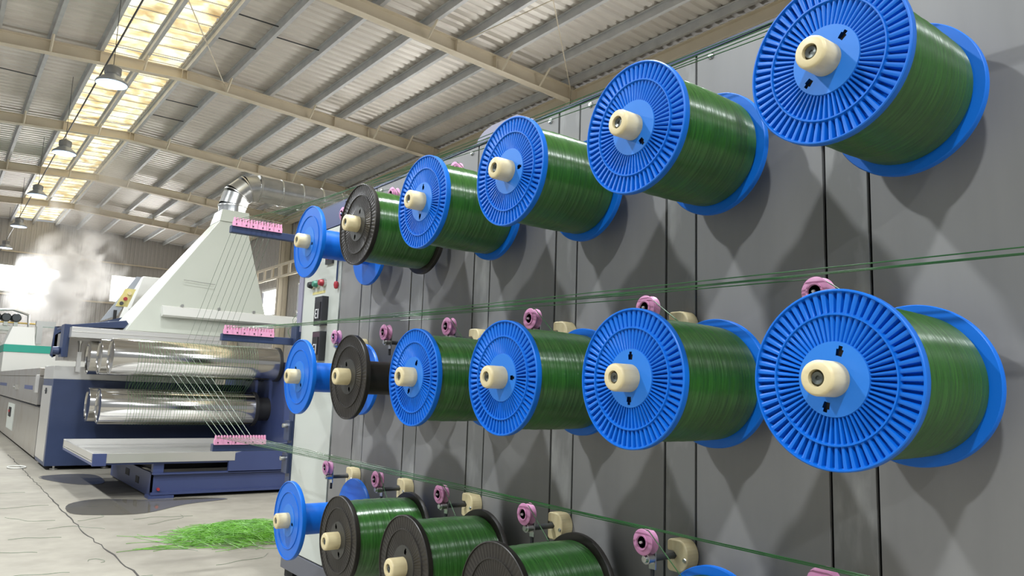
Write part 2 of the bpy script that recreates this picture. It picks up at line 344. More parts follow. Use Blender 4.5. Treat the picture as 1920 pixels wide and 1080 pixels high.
for (y, z), lb in zip(((14.7, 5.2), (20.9, 5.4), (26.9, 5.5), (33.0, 5.49), (39.3, 5.53)), LN): lamp(2.0, y, z, lb, 'high bay lamps in a row', True)
for y in (-3.6, 2.5, 8.6): lamp(2.0, y, 5.2, 'high bay lamp of the skylight row out of view above the spools', 'skylight lamps overhead', False)
for y in (-8.0, -1.8, 4.5, 10.7, 17.0): lamp(-3.0, y, 5.5, 'high bay lamp of the row over the aisle left of the camera', 'aisle high bay lamps', False)
tag(MB().tube([(2.0, 6, zz(5.88)), (2.0, 42.9, zz(5.88))], 0.016, 6).build('lamp_conduit', 'rod'), 'long thin conduit under the skylight carrying the lamp row', 'conduit')

# ------------------------------------------------------------------ winding machine
Y0, S, XK, XW = 0.833, 0.5541, 1.3643, 1.855
ZM, ZT, ZB, R = 0.052, 0.7177, -0.6237, 0.18
WM = thing('winding_machine', 'long grey steel winding machine face carrying three rows of spools', 'machine', (XW, 4.7, 0))
ztop, zbot = zz(1.115), zz(-0.985)
seams = []
for i in range(-3, 6): seams.append((Y0 + S * i + 0.143, Y0 + S * i + 0.265))
g = 0.004
prev = -1.2
for i, (a, b) in enumerate(seams):
    lo = prev
    MB().box(XW, XW + 0.012, lo + g, a - g, zbot, ztop - 0.012).build('wide_panel', 'panel', WM, 0.002)
    MB().box(XW + 0.001, XW + 0.013, a + g, b - g, zbot, ztop - 0.012).build('filler_strip', 'strip', WM, 0.002)
    if a > 0: 
        MB().lathe([(XW - 0.008, 0.0), (XW - 0.008, 0.007), (XW - 0.003, 0.011), (XW, 0.011)], (0, a - 0.06, zz(1.08)), 0, 12).build('panel_bolt', 'steel', WM)
        MB().lathe([(XW - 0.008, 0.0), (XW - 0.008, 0.007), (XW - 0.003, 0.011), (XW, 0.011)], (0, b + 0.05, zz(1.08)), 0, 12).build('panel_bolt', 'steel', WM)
    prev = b
MB().box(XW, XW + 0.012, prev + g, 4.135, zbot, ztop - 0.012).build('wide_panel', 'panel', WM, 0.002)
MB().box(XW + 0.03, XW + 0.75, -1.2, 4.69, 0.06, ztop - 0.02).build('inner_frame', 'dark', WM)
MB().box(XW - 0.004, XW + 0.76, -1.2, 4.72, ztop - 0.012, ztop).build('top_rim', 'navy', WM)
MB().prism([(2.42, ztop), (2.80, ztop), (2.785, ztop + 0.03), (2.74, ztop + 0.055), (2.68, ztop + 0.065), (2.5, ztop + 0.065), (2.44, ztop + 0.04)], 0, XW + 0.012, XW + 0.25).build('motor_cover', 'lavender', WM)
MB().box(XW - 0.01, XW + 0.75, -1.2, 4.74, zz(-1.095), zbot).build('base_beam', 'base_grey', WM, 0.004)
for fy in (4.66, 3.4, 2.2, 1.0, -0.4): MB().box(XW + 0.02, XW + 0.14, fy - 0.05, fy + 0.08, 0, zz(-1.095)).build('foot', 'dark', WM)
MB().box(XW + 0.002, XW + 0.012, 0.3, 0.705, zz(0.128), zz(0.138)).build('panel_joint', 'dark', WM)
# control panel at the far end
CP = MB().box(XW - 0.004, XW + 0.02, 4.148, 4.69, zbot + 0.006, zz(0.965)).build('control_panel', 'cabinet', WM, 0.003, 'pale grey-green control panel')
MB().box(XW - 0.006, XW + 0.02, 4.14, 4.70, zz(0.97), ztop - 0.012).build('fascia', 'navy_light', WM)
MB().box(XW - 0.012, XW + 0.1, 4.692, 4.755, zz(0.35), ztop - 0.012).build('end_post', 'lavender', WM)
MB().box(XW - 0.012, XW + 0.1, 4.692, 4.765, zz(-1.0), zz(0.35)).build('end_post', 'navy', WM)
for z in (0.33, -0.27, -0.47): MB().box(XW - 0.03, XW + 0.05, 4.70, 4.79, zz(z - 0.06), zz(z + 0.06)).build('end_bracket', 'navy', WM)
for z in (-0.24, -0.44): MB().lathe([(-0.03, 0), (-0.03, 0.014), (0.03, 0.014)], (XW - 0.03, 4.74, zz(z)), 0, 8).build('bracket_bolt', 'steel', WM)
def digits(y, z, s):
    # an E and an I as block strokes on the dark meter face
    m = MB(); x0, x1 = XW - 0.0515, XW - 0.0495
    def st(a, b, c, d): m.box(x0, x1, y - b * s, y - a * s, z + c * s, z + d * s)
    st(-1.0, -0.75, -1, 1); st(-1.0, 0.1, 0.75, 1); st(-1.0, -0.1, -0.12, 0.12); st(-1.0, 0.1, -1, -0.75)
    st(0.5, 0.75, -1, 1)
    return m
for z in (0.455, 0.245):
    k = MB().box(XW - 0.045, XW - 0.004, 4.292, 4.405, zz(z - 0.085), zz(z + 0.09)).build('digital_meter', 'lcd', CP, 0.003)
    MB().box(XW - 0.0495, XW - 0.045, 4.312, 4.385, zz(z - 0.05), zz(z + 0.055)).build('meter_screen', 'dark', CP)
    digits(4.348, zz(z - 0.015), 0.028).build('meter_digit', 'digit', CP)
MB().box(XW - 0.045, XW - 0.004, 4.292, 4.405, zz(0.04), zz(0.12)).build('digital_meter', 'lcd', CP, 0.003)
MB().box(XW - 0.02, XW - 0.004, 4.25, 4.35, zz(0.74), zz(0.86)).build('small_display', 'lcd', CP, 0.003)
MB().box(XW - 0.022, XW - 0.02, 4.27, 4.33, zz(0.77), zz(0.81)).build('small_display_face', 'red', CP)
for y, kk in ((4.53, 'dark'), (4.455, 'teal'), (4.365, 'red')):
    MB().lathe([(XW - 0.045, 0.0), (XW - 0.045, 0.016), (XW - 0.03, 0.021), (XW - 0.004, 0.021)], (0, y, zz(0.632)), 0, 20).build('push_button', kk, CP)
    MB().lathe([(XW - 0.02, 0.021), (XW - 0.02, 0.027), (XW - 0.004, 0.027)], (0, y, zz(0.632)), 0, 20).build('button_collar', 'steel', CP)
MB().box(XW - 0.006, XW - 0.004, 4.35, 4.54, zz(0.572), zz(0.588)).build('yellow_tag', 'yellow', CP)
MB().box(XW - 0.03, XW, 4.15, 4.2, zz(0.76), zz(0.83)).tube([(XW - 0.015, 4.17, zz(0.76)), (XW - 0.015, 4.17, zz(0.62))], 0.006, 6).build('limit_switch', 'navy', WM)
MB().lathe([(-0.024, 0), (-0.02, 0.010), (0, 0.015), (0.018, 0.012), (0.024, 0)], (XW - 0.02, 4.165, zz(0.6)), 2, 14).build('switch_knob', 'red', WM)

# guide combs on arms at the far end of the machine
def comb(z, nm, big):
    t = thing('guide_comb', nm, 'yarn guide', (1.40, 4.77, zz(z)), 'filament guide combs')
    MB().box(1.385, XW + 0.05, 4.755, 4.80, zz(z - 0.075), zz(z - 0.03)).build('arm', 'navy', t, 0.003)
    x = 1.39
    for k in range(3):
        m = MB().box(x, x + 0.102, 4.745, 4.765, zz(z - 0.035), zz(z - 0.005))
        for q in range(6):
            m.prism([(x + 0.004 + q * 0.017, zz(z - 0.005)), (x + 0.014 + q * 0.017, zz(z - 0.005)), (x + 0.012 + q * 0.017, zz(z + 0.02)), (x + 0.006 + q * 0.017, zz(z + 0.02))], 1, 4.745, 4.765)
        m.build('ceramic_comb', 'pink_bright', t); 
        m = MB()
        for q in (0.02, 0.08): m.lathe([(4.742, 0), (4.742, 0.004), (4.746, 0.004)], (x + q, 0, zz(z - 0.022)), 1, 8)
        m.build('comb_screw', 'dark', t); x += 0.104
comb(1.01, 'top pink toothed guide comb on navy arm, in front of hood neck', 1)
comb(0.34, 'middle pink toothed guide comb on navy arm, above chrome rollers', 1)
comb(-0.32, 'lowest pink toothed guide comb, above the step platform', 1)

# ------------------------------------------------------------------ spools
FX0, FX1 = XK + 0.0575, XK + 0.0785        # front flange
BX0, BX1 = 1.752, 1.772                    # rear flange
def rib_face(x, depth, nrib, sgn):
    """pleated ring faces: outer and inner zones of radial ribs"""
    m = MB()
    for r0, r1, n in ((0.132, 0.174, nrib), (0.0745, 0.127, nrib)):
        vs = []; na = n * 6
        for k in range(na):
            t = 2 * PI * k / na; d = (0, 0, 0, 0.15, 1, 0.85)[k % 6] * depth
            for rr, f in ((r0, 0.0), (r0 + 0.002, 1.0), (r1 - 0.002, 1.0), (r1, 0.0)):
                vs.append((x + d * f * sgn, rr * math.cos(t), rr * math.sin(t)))
        m.add(vs, [(k * 4 + j, k * 4 + j + 1, ((k + 1) % na) * 4 + j + 1, ((k + 1) % na) * 4 + j) for k in range(na) for j in range(3)])
    return m
def make_spool(name, label, colour, ribs, wound, loc):
    t = thing(name, label, 'spool', (FX0, 0, 0))
    c, d = ('blue', 'blue_disc') if colour == 'blue' else ('black', 'black_disc')
    k = (0, 0, 0)
    rec = FX0 + 0.004
    m = MB().lathe([(rec + 0.0155, 0.02), (rec + 0.0155, 0.174), (rec, 0.174), (FX0, 0.1755), (FX0, 0.178), (FX0 + 0.002, R), (FX1 - 0.003, R), (FX1, 0.178), (FX1, 0.05)], k, 0, 96)
    if ribs: m2 = rib_face(rec, ribs, 60, 1); m.add(m2.v, m2.f)
    else: m.lathe([(rec, 0.0745), (rec, 0.127)], k, 0, 96, caps=False); m.lathe([(rec, 0.132), (rec, 0.174)], k, 0, 96, caps=False)
    m.lathe([(rec, 0.127), (rec - 0.0035, 0.128), (rec - 0.0035, 0.131), (rec, 0.132)], k, 0, 96, caps=False)
    m.build('front_flange', c, t)
    # hub disc with two drive slots
    md = MB(); n = 96; rr0, rr1, xs = 0.02, 0.0745, rec - 0.002
    vs = []; na, nr = 96, 8
    def slot(a, q): return min(abs(((a - s + PI) % (2 * PI)) - PI) for s in (0.0, PI)) * q < 0.0058 and 0.044 < q < 0.068
    for i in range(nr + 1):
        for j in range(na):
            a = 2 * PI * j / na; q = rr0 + (rr1 - rr0) * i / nr; vs.append((xs, q * math.cos(a), q * math.sin(a)))
    fs = []
    for i in range(nr):
        for j in range(na):
            a = 2 * PI * (j + 0.5) / na; q = rr0 + (rr1 - rr0) * (i + 0.5) / nr
            if not slot(a, q): fs.append((i * na + j, i * na + (j + 1) % na, (i + 1) * na + (j + 1) % na, (i + 1) * na + j))
    md.add(vs, fs); md.lathe([(xs, rr1), (xs + 0.004, rr1 + 0.001)], k, 0, 96, caps=False)
    md.build('hub_disc', d, t)
    if ribs: 
        for a, b in ((0.043, 0.069), (-0.069, -0.043)): MB().box(rec + 0.006, rec + 0.008, a, b, -0.006, 0.006).build('drive_slot', 'dark', t)
    MB().lathe([(BX0, 0.05), (BX0, 0.178), (BX0 + 0.003, R), (BX1 - 0.003, R), (BX1, 0.177), (BX1, 0.05)], k, 0, 96).build('rear_flange', c, t)
    MB().lathe([(FX1 - 0.002, 0.072), (BX0 + 0.002, 0.072)], k, 0, 64).build('core', c, t)
    if wound:
        prof = []; n = 150; L = BX0 - FX1; rng = random.Random(3); e = 0
        for i in range(n + 1):
            s = i / n; e = 0.7 * e + rng.uniform(-0.0006, 0.0006)
            prof.append((FX1 + 0.0005 + (L - 0.001) * s, 0.1565 + 0.003 * math.sin(PI * s) + e - 0.004 * (s > 0.985)))
        MB().lathe(prof, k, 0, 96).build('filament_winding', 'winding', t, label='dark green wound filament')
    kn = MB().lathe([(XK + 0.012, 0.016), (XK, 0.017), (XK, 0.030), (XK + 0.003, 0.034), (XK + 0.008, 0.0355), (FX0 + 0.002, 0.0355), (FX0 + 0.006, 0.033)], k, 0, 48).build('shaft_knob', 'cream', t)
    MB().lathe([(XK + 0.0085, 0.004), (XK + 0.006, 0.005), (XK + 0.004, 0.012), (XK + 0.012, 0.0165)], k, 0, 24).build('shaft_bolt', 'bolt', kn)
    MB().lathe([(BX1, 0.022), (XW - 0.0005, 0.022)], k, 0, 20).build('shaft', 'rod', t)
    return t
protos = {}
def spool(row, i, colour, ribs, wound, rot, label, group):
    key = (colour, ribs, wound)
    z = {'M': ZM, 'T': ZT, 'B': ZB}[row]
    if key not in protos: protos[key] = make_spool('filament_spool', label, colour, ribs, wound, None); o = protos[key]
    else: o = copy_tree(protos[key])
    o['label'] = label; o['group'] = group
    o.matrix_basis = Matrix.Translation((FX0, Y0 + S * i, zz(z))) @ Matrix.Rotation(rot, 4, 'X')
G = {'T': 'spools of the top row', 'M': 'spools of the middle row', 'B': 'spools of the bottom row'}
RB, RK = 0.0145, 0.0016
q90 = PI / 2
SP = [('T', 0, 'blue', RB, True, 2.35, 'largest blue spool of green filament, cut by top edge at right of top row'),
      ('T', 1, 'blue', RB, True, 4.1, 'second blue spool from the right in top row, full of green filament'),
      ('T', 2, 'blue', RB, True, 3.1, 'third blue spool from the right in top row, full of green filament'),
      ('T', 3, 'blue', RB, True, 1.7, 'blue spool in top row next to the black spool'),
      ('T', 4, 'black', RK, True, 1.9, 'black spool of green filament in top row, only black one there'),
      ('T', 5, 'blue', 0.0, False, 0.3, 'empty blue spool at the far left end of top row'),
      ('M', 0, 'blue', RB, True, 1.85, 'large blue spool of green filament at right end of middle row'),
      ('M', 1, 'blue', RB, True, 1.6, 'second blue spool from the right in middle row, full of green filament'),
      ('M', 2, 'blue', RB, True, 3.15, 'third blue spool from the right in middle row, full of green filament'),
      ('M', 3, 'blue', RB, True, 2.0, 'blue spool in middle row just right of the empty black spool'),
      ('M', 4, 'black', RK, False, 1.2, 'empty black spool in middle row'),
      ('M', 5, 'blue', 0.0, False, 0.8, 'empty blue spool at the far left end of middle row'),
      ('B', 1, 'blue', RB, True, 1.0, 'blue spool with green filament in bottom row, only its top rear showing'),
      ('B', 2, 'black', RK, True, 0.9, 'black spool in bottom row cut by bottom edge, third black from the left'),
      ('B', 3, 'black', RK, True, 1.8, 'black spool in bottom row with knob at bottom edge, middle of three black'),
      ('B', 4, 'black', RK, True, 1.2, 'black spool in bottom row beside the empty blue spool'),
      ('B', 5, 'blue', 0.0, False, 0.2, 'empty blue spool at the far left end of bottom row, before green heap')]
for s in SP: spool(*s, G[s[0]])

# ------------------------------------------------------------------ yarn guides beside each spool
def make_guide():
    t = thing('yarn_guide', 'x', 'yarn guide', (XW, 0, 0))
    py, pz, ry, rzz = 0.19, 0.2185, 0.183, 0.172
    PX = 1.69
    pw = MB().lathe([(PX - 0.013, 0.015), (PX - 0.013, 0.033), (PX - 0.010, 0.037), (PX - 0.004, 0.034), (PX, 0.027), (PX + 0.006, 0.027), (PX + 0.012, 0.034), (PX + 0.017, 0.037), (PX + 0.02, 0.033), (PX + 0.02, 0.0)], (0, py, pz), 0, 40)
    pw.lathe([(PX - 0.013, 0.022), (PX - 0.017, 0.022), (PX - 0.017, 0.018), (PX - 0.013, 0.016)], (0, py, pz), 0, 32)
    w_ = pw.build('pulley_wheel', 'pink', t)
    MB().lathe([(PX - 0.016, 0.0), (PX - 0.016, 0.005), (PX - 0.012, 0.006), (PX - 0.012, 0.014), (PX - 0.008, 0.014)], (0, py, pz), 0, 20).build('bearing', 'bolt', w_)
    MB().lathe([(PX - 0.021, 0.0), (PX - 0.021, 0.004), (PX - 0.016, 0.0055)], (0, py, pz), 0, 6).build('axle_bolt', 'steel', w_)
    MB().box(PX + 0.022, PX + 0.027, ry - 0.012, ry + 0.012, rzz - 0.03, pz + 0.012).lathe([(PX + 0.02, 0.005), (PX + 0.036, 0.005)], (0, py, pz), 0, 8).build('bracket', 'steel', t)
    MB().lathe([(PX - 0.012, 0), (PX - 0.012, 0.009), (PX - 0.006, 0.011), (PX - 0.004, 0.011), (PX - 0.004, 0.015), (PX + 0.02, 0.015)], (0, ry, rzz), 0, 16).build('rod_nut', 'steel', t)
    MB().lathe([(PX + 0.0, 0.0095), (XW - 0.01, 0.0095)], (0, ry, rzz), 0, 20).build('guide_rod', 'rod', t)
    MB().lathe([(-0.06, 0.006), (-0.03, 0.006)], (PX + 0.024, ry, rzz), 2, 10).build('set_screw', 'dark', t)
    # D shaped slider block with a slot for the rod
    bl, bc, hh = 0.207, 0.165, 0.046
    poly = [(bl, rzz + hh - 0.006), (bl - 0.008, rzz + hh), (bc, rzz + hh)] + [(bc - 0.036 * math.sin(a), rzz + hh * math.cos(a)) for a in [PI * k / 14 for k in range(1, 14)]] + [(bc, rzz - hh), (bl - 0.008, rzz - hh), (bl, rzz - hh + 0.006),
            (bl, rzz - 0.012), (ry + 0.0, rzz - 0.012), (ry - 0.011, rzz), (ry + 0.0, rzz + 0.012), (bl, rzz + 0.012)]
    b = MB().prism(poly, 0, XW - 0.052, XW - 0.001).build('slider_block', 'cream', t, 0.004)
    MB().lathe([(XW - 0.056, 0), (XW - 0.056, 0.005), (XW - 0.052, 0.007)], (0, 0.141, rzz - 0.008), 0, 14).build('block_screw', 'steel', b)
    return t
gproto = make_guide(); first = True
ordn = ['first', 'second', 'third', 'fourth', 'fifth', 'sixth']
whr = {'T': 'above the top row', 'M': 'above the middle row', 'B': 'above the bottom row'}
for row, z in (('T', ZT), ('M', ZM), ('B', ZB)):
    for i in range(6):
        o = gproto if first else copy_tree(gproto); first = False
        tag(o, '%s pink pulley guide from the right, %s of spools' % (ordn[i], whr[row]), 'yarn guide', 'pulley guides %s of spools' % whr[row])
        o.matrix_basis = Matrix.Translation((XW, Y0 + S * i, zz(z)))

# ------------------------------------------------------------------ filaments from the rollers over the combs to the spools
RU, YU, ZU = 0.215, [10.12, 10.66, 11.2], 0.29
YL, ZL_ = [10.45, 10.98], -0.31
rng = random.Random(11)
def strand(pts, label, group, rad=0.0016, m='green_thread'):
    tag(MB().tube(pts, rad, 5).build('filament_strand', m), label, 'filament', group)
rown = {'T': 'top', 'M': 'middle', 'B': 'bottom'}
woundset = {(s[0], s[1]) for s in SP if s[4]}
desc = {(s[0], s[1]): s[6] for s in SP}
for row, zr, zc in (('T', ZT, 1.01), ('M', ZM, 0.34), ('B', ZB, -0.32)):
    k = 0
    for i in (4, 3, 2, 1, 0, -1, -2, -3):
        if i >= 0 and (row, i) not in woundset: continue
        xt = 1.40 + 0.034 * k + 0.0085; k += 1
        if row == 'T': a = (2.45 + 0.075 * k, YU[0], zz(ZU + RU + 0.005)); mid = []
        elif row == 'M': a = (3.05 + 0.05 * k, YU[0] - 0.05, zz(ZU + RU)); mid = []
        else: a = (2.0 + 0.08 * k, YU[0] - RU, zz(ZU + 0.1)); mid = []
        pts = [a] + mid + [(xt, 4.755, zz(zc + 0.008))]
        zp = zz(zr + 0.2185 + 0.030 + 0.004 * (k % 3))
        if i >= 0:
            yp = Y0 + S * i + 0.19
            pts += [(1.692, yp + 0.02, zp), (1.692, yp - 0.012, zp - 0.002)]
            pts += [(1.66, Y0 + S * i + 0.03, zz(zr + 0.158))]
            lab = 'green strand to the ' + desc[(row, i)].split(',')[0]
            gr = 'filament strands to the %s row' % rown[row]
        else:
            pts += [(1.66 + 0.008 * (-i), -0.5, zp + 0.004 * i)]
            lab = 'green filament strand of the %s row running out of view past its last spool' % rown[row]; gr = 'through strands of the %s row' % rown[row]
        strand(pts, lab, gr)

# ------------------------------------------------------------------ stretching stand with chrome rollers
ST = thing('stretching_stand', 'navy stretching stand with five chrome rollers and pale top rail', 'machine', (2.6, 11.4, 0))
MB().box(1.275, 3.75, 11.95, 12.5, zz(-1.1), zz(0.0)).box(1.275, 3.75, 11.45, 11.95, zz(-1.1), zz(0.0)).build('body', 'navy', ST, 0.004)
MB().box(1.27, 1.275, 11.55, 12.5, zz(-1.05), zz(-0.09)).build('side_panel', 'stainless_light', ST)
MB().box(1.27, 3.3, 11.5, 12.5, zz(0.0), zz(0.17)).build('top_trough', 'stainless_light', ST, 0.004)
MB().box(3.72, 4.3, 9.5, 12.4, zz(-1.1), zz(0.32)).build('gearbox_housing', 'navy_light', ST, 0.006)
MB().box(1.255, 1.27, 12.0, 12.02, zz(-0.2), zz(-0.12)).box(1.25, 1.27, 11.97, 12.05, zz(-0.165), zz(-0.15)).build('panel_latch', 'rod', ST)
for x, y in ((1.4, 11.55), (2.0, 11.6), (1.4, 12.3), (3.6, 11.6)): MB().lathe([(0, 0.05), (0.015, 0.05), (0.02, 0.015), (H - 1.1 + 0.02, 0.015)], (x, y, 0), 2, 12).build('levelling_foot', 'steel', ST)
def roller(y, z, xr, xl=1.68):
    q = MB().lathe([(xl + 0.012, 0.0), (xl + 0.012, RU - 0.02), (xl, RU - 0.015), (xl, RU - 0.003), (xl + 0.004, RU), (xr, RU)], (0, y, zz(z)), 0, 96).build('roller', 'chrome', ST)
    MB().lathe([(xr, RU + 0.012), (xr + 0.04, RU + 0.012), (xr + 0.04, RU - 0.06), (3.73, RU - 0.06)], (0, y, zz(z)), 0, 64).build('roller_collar', 'dark', ST)
for y, xl in zip(YU, (1.68, 1.645, 1.60)): roller(y, ZU, 3.66, xl)
for y, xl in zip(YL, (1.655, 1.615)): roller(y, ZL_, 3.5, xl)
MB().box(1.36, 3.2, 11.0, 11.3, zz(0.53), zz(0.66)).box(1.36, 3.2, 10.99, 11.0, zz(0.60), zz(0.605)).build('top_rail', 'stainless_light', ST, 0.004)
MB().box(1.36, 3.2, 11.46, 12.3, zz(0.25), zz(0.62)).build('rail_backing', 'stainless', ST)
MB().prism([(1.33, zz(0.33)), (1.36, zz(0.30)), (1.36, zz(0.62)), (1.46, zz(0.70)), (2.3, zz(0.98)), (2.3, zz(0.86)), (1.42, zz(0.72)), (1.35, zz(0.74))], 1, 12.62, 12.7).build('swing_arm', 'navy', ST)
MB().box(1.30, 1.37, 11.2, 11.5, zz(0.28), zz(0.70)).prism([(1.33, zz(0.70)), (2.05, zz(0.82)), (2.12, zz(0.72)), (1.33, zz(0.67))], 1, 11.45, 12.2).build('arm_post', 'navy', ST, 0.004)
MB().lathe([(-0.09, 0.0), (-0.09, 0.05), (-0.02, 0.055), (0.0, 0.04), (0.04, 0.04)], (1.30, 11.35, zz(0.36)), 0, 20).build('post_knob', 'navy', ST)
MB().box(1.505, 1.555, 11.42, 11.46, zz(0.1), zz(0.36)).lathe([(0.36, 0.012), (0.46, 0.012), (0.49, 0.03), (0.505, 0.03)], (1.53, 11.44, H), 2, 12).build('pressure_screw', 'stainless_light', ST)
# the web of filaments wound round the rollers: nobody could count it
m = MB()
for k in range(44):
    x = 1.95 + 1.42 * k / 43 + rng.uniform(-0.006, 0.006); rr = RU + 0.0015; p = []
    for a in range(60, 250, 15): t = math.radians(a); p.append((x, YU[0] + rr * math.cos(t), zz(ZU) + rr * math.sin(t)))
    for a in range(110, 280, 15): t = math.radians(a); p.append((x, YL[0] + rr * math.cos(t), zz(ZL_) + rr * math.sin(t)))
    m.tube(p, 0.002, 4, False)
    x += 0.014; p = []
    for a in range(250, 60, -30): t = math.radians(a - 180); p.append((x, YL[0] + rr * math.cos(t), zz(ZL_) + rr * math.sin(t)))
    for a in range(300, 120, -30): t = math.radians(a); p.append((x, YU[1] + rr * math.cos(t), zz(ZU) + rr * math.sin(t)))
    m.tube([(x, YL[0] + rr, zz(ZL_)), (x, YL[0] + rr * 0.9, zz(ZL_) + rr * 0.45), (x, YU[1] - rr * 0.9, zz(ZU) - rr * 0.45), (x, YU[1] - rr, zz(ZU))], 0.0028, 4, False)
stuff(m.build('filament_web', 'green_web'), 'web of thin green filaments wound up and down between the chrome rollers', 'filament')

# ------------------------------------------------------------------ step platform in front of the rollers
PL = thing('step_platform', 'low navy steel platform with stainless tray edge below the rollers', 'platform', (2.6, 9.4, 0))
fr = MB()
fr.box(1.88, 1.9, 8.42, 10.5, 0.02, zz(-0.9)); fr.box(1.88, 3.7, 8.42, 8.44, 0.05, zz(-0.91)); fr.box(1.86, 2.1, 8.38, 8.55, 0.0, 0.03); fr.box(1.88, 3.7, 8.39, 8.44, 0.035, 0.06); fr.box(1.88, 3.7, 8.38, 8.46, zz(-0.915), zz(-0.9)); fr.box(3.3, 3.7, 8.44, 10.5, 0.02, zz(-0.9))
fr.box(3.36, 3.39, 8.39, 8.42, 0.06, zz(-0.9))
fr.build('base_frame', 'navy_light', PL)
for y0, z0, w_ in ((8.95, -1.06, 0.16), (9.45, -1.03, 0.2)): MB().box(1.876, 1.882, y0, y0 + w_, zz(z0), zz(z0 + 0.07)).build('frame_opening', 'dark', PL)
MB().box(1.89, 1.99, 8.42, 8.5, zz(-0.9), zz(-0.8)).build('post', 'navy_light', PL)
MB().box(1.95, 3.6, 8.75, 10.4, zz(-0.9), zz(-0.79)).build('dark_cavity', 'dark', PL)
MB().prism([(2.62, zz(-0.91)), (3.7, zz(-0.91)), (3.7, zz(-0.66)), (2.95, zz(-0.66)), (2.8, zz(-0.68)), (2.68, zz(-0.72)), (2.62, zz(-0.74))], 1, 8.38, 8.42).build('side_plate', 'navy_light', PL)
MB().box(1.33, 3.7, 8.40, 10.4, zz(-0.81), zz(-0.785)).box(1.33, 1.45, 8.37, 8.40, zz(-0.815), zz(-0.70)).build('tray_frame', 'navy_light', PL)
m = MB().box(1.45, 2.68, 8.375, 8.40, zz(-0.79), zz(-0.70)).box(1.33, 1.35, 8.42, 10.4, zz(-0.765), zz(-0.70)).box(1.33, 1.36, 8.40, 10.4, zz(-0.785), zz(-0.775)).box(1.33, 3.6, 10.38, 10.41, zz(-0.785), zz(-0.69))
m.build('tray_rim', 'stainless_light', PL)
m = MB()
for k in range(7): m.box(1.36, 3.6, 8.45 + k * 0.275, 8.70 + k * 0.275, zz(-0.785), zz(-0.765 + 0.004 * (k % 2)))
m.build('tray_floor', 'stainless_light', PL)
MB().lathe([(8.385, 0.0), (8.385, 0.015), (8.42, 0.015)], (1.95, 0, 0.09), 1, 12).build('drain_plug', 'red', PL)

# ------------------------------------------------------------------ fume hood and exhaust duct
HD = thing('fume_hood', 'pale milky fume hood tapering up to the duct over the oven', 'hood', (3.3, 11.8, zz(0.66)))
A = [(2.02, 11.3, zz(0.68)), (3.99, 11.3, zz(0.68)), (3.60, 11.62, zz(2.45)), (3.22, 11.62, zz(2.45))]
B = [(1.98, 12.4, zz(0.68)), (4.05, 12.4, zz(0.68)), (3.60, 12.1, zz(2.45)), (3.22, 12.1, zz(2.45))]
MB().hexa(A, B).build('hood_shell', 'hood', HD, 0.008)
MB().hexa([(3.2, 11.6, zz(2.43)), (3.64, 11.6, zz(2.43)), (3.64, 11.66, zz(2.62)), (3.24, 11.66, zz(2.62))], [(3.2, 12.12, zz(2.43)), (3.64, 12.12, zz(2.43)), (3.64, 12.06, zz(2.62)), (3.24, 12.06, zz(2.62))]).build('hood_neck', 'hood', HD)
MB().prism([(11.20, zz(0.92)), (11.30, zz(0.90)), (11.42, zz(1.03)), (11.32, zz(1.06)), (11.22, zz(1.04))], 0, 2.45, 4.4).build('cross_bar', 'white', HD, 0.003)
for x in (2.7, 3.2, 3.7): MB().lathe([(11.24, 0.0), (11.24, 0.022), (11.3, 0.022)], (x, 0, zz(1.07)), 1, 12).build('bar_bolt', 'steel', HD)
m = MB()
for k in range(2): 
    xa = 2.72 + 0.45 * k
m.tube([(2.72, 11.38, zz(1.45)), (3.15, 11.375, zz(1.43))], 0.006, 6); m.build('hood_handle', 'steel', HD)
DU = thing('exhaust_duct', 'silver galvanised round exhaust duct with segmented elbow above the hood', 'duct', (3.45, 11.85, zz(2.6)))
DX, DY, DR = 3.44, 11.86, 0.205
path = [(DX, DY, zz(2.55)), (DX, DY, zz(2.68))]
rad = 0.36
cz = zz(2.72); 
elb = []
for k in range(0, 7):
    a = math.radians(90 * k / 6)
    elb.append((DX + rad * (1 - math.cos(a)), DY, cz + rad * math.sin(a)))
MB().tube([(DX, DY, zz(2.52)), (DX, DY, zz(2.66)), (DX, DY, zz(2.74))], [0.2, 0.2, 0.21], 40).build('collar', 'zinc', DU)
for k in range(3):
    a, b = Vector(elb[2 * k]), Vector(elb[2 * k + 2]); MB().tube([a, b], DR, 40, False).build('elbow_segment', 'zinc', DU)
ex = elb[-1]
def duct_z(x): return ex[2] - 0.012 * (x - ex[0])
MB().tube([ex, (7.2, DY, duct_z(7.2))], DR, 40, False).build('duct_pipe', 'zinc', DU)
for k in range(9):
    x = ex[0] + 0.02 + 0.34 * k; MB().tube([(x - 0.008, DY, duct_z(x)), (x + 0.008, DY, duct_z(x))], DR + 0.012, 40).build('duct_seam', 'steel', DU)
for k in (0, 2, 4, 6):
    p = Vector(elb[k]); a = math.radians(90 * k / 6); d = Vector((math.sin(a), 0, math.cos(a))); MB().tube([p - d * 0.007, p + d * 0.007], DR + 0.01, 40).build('duct_seam', 'steel', DU)

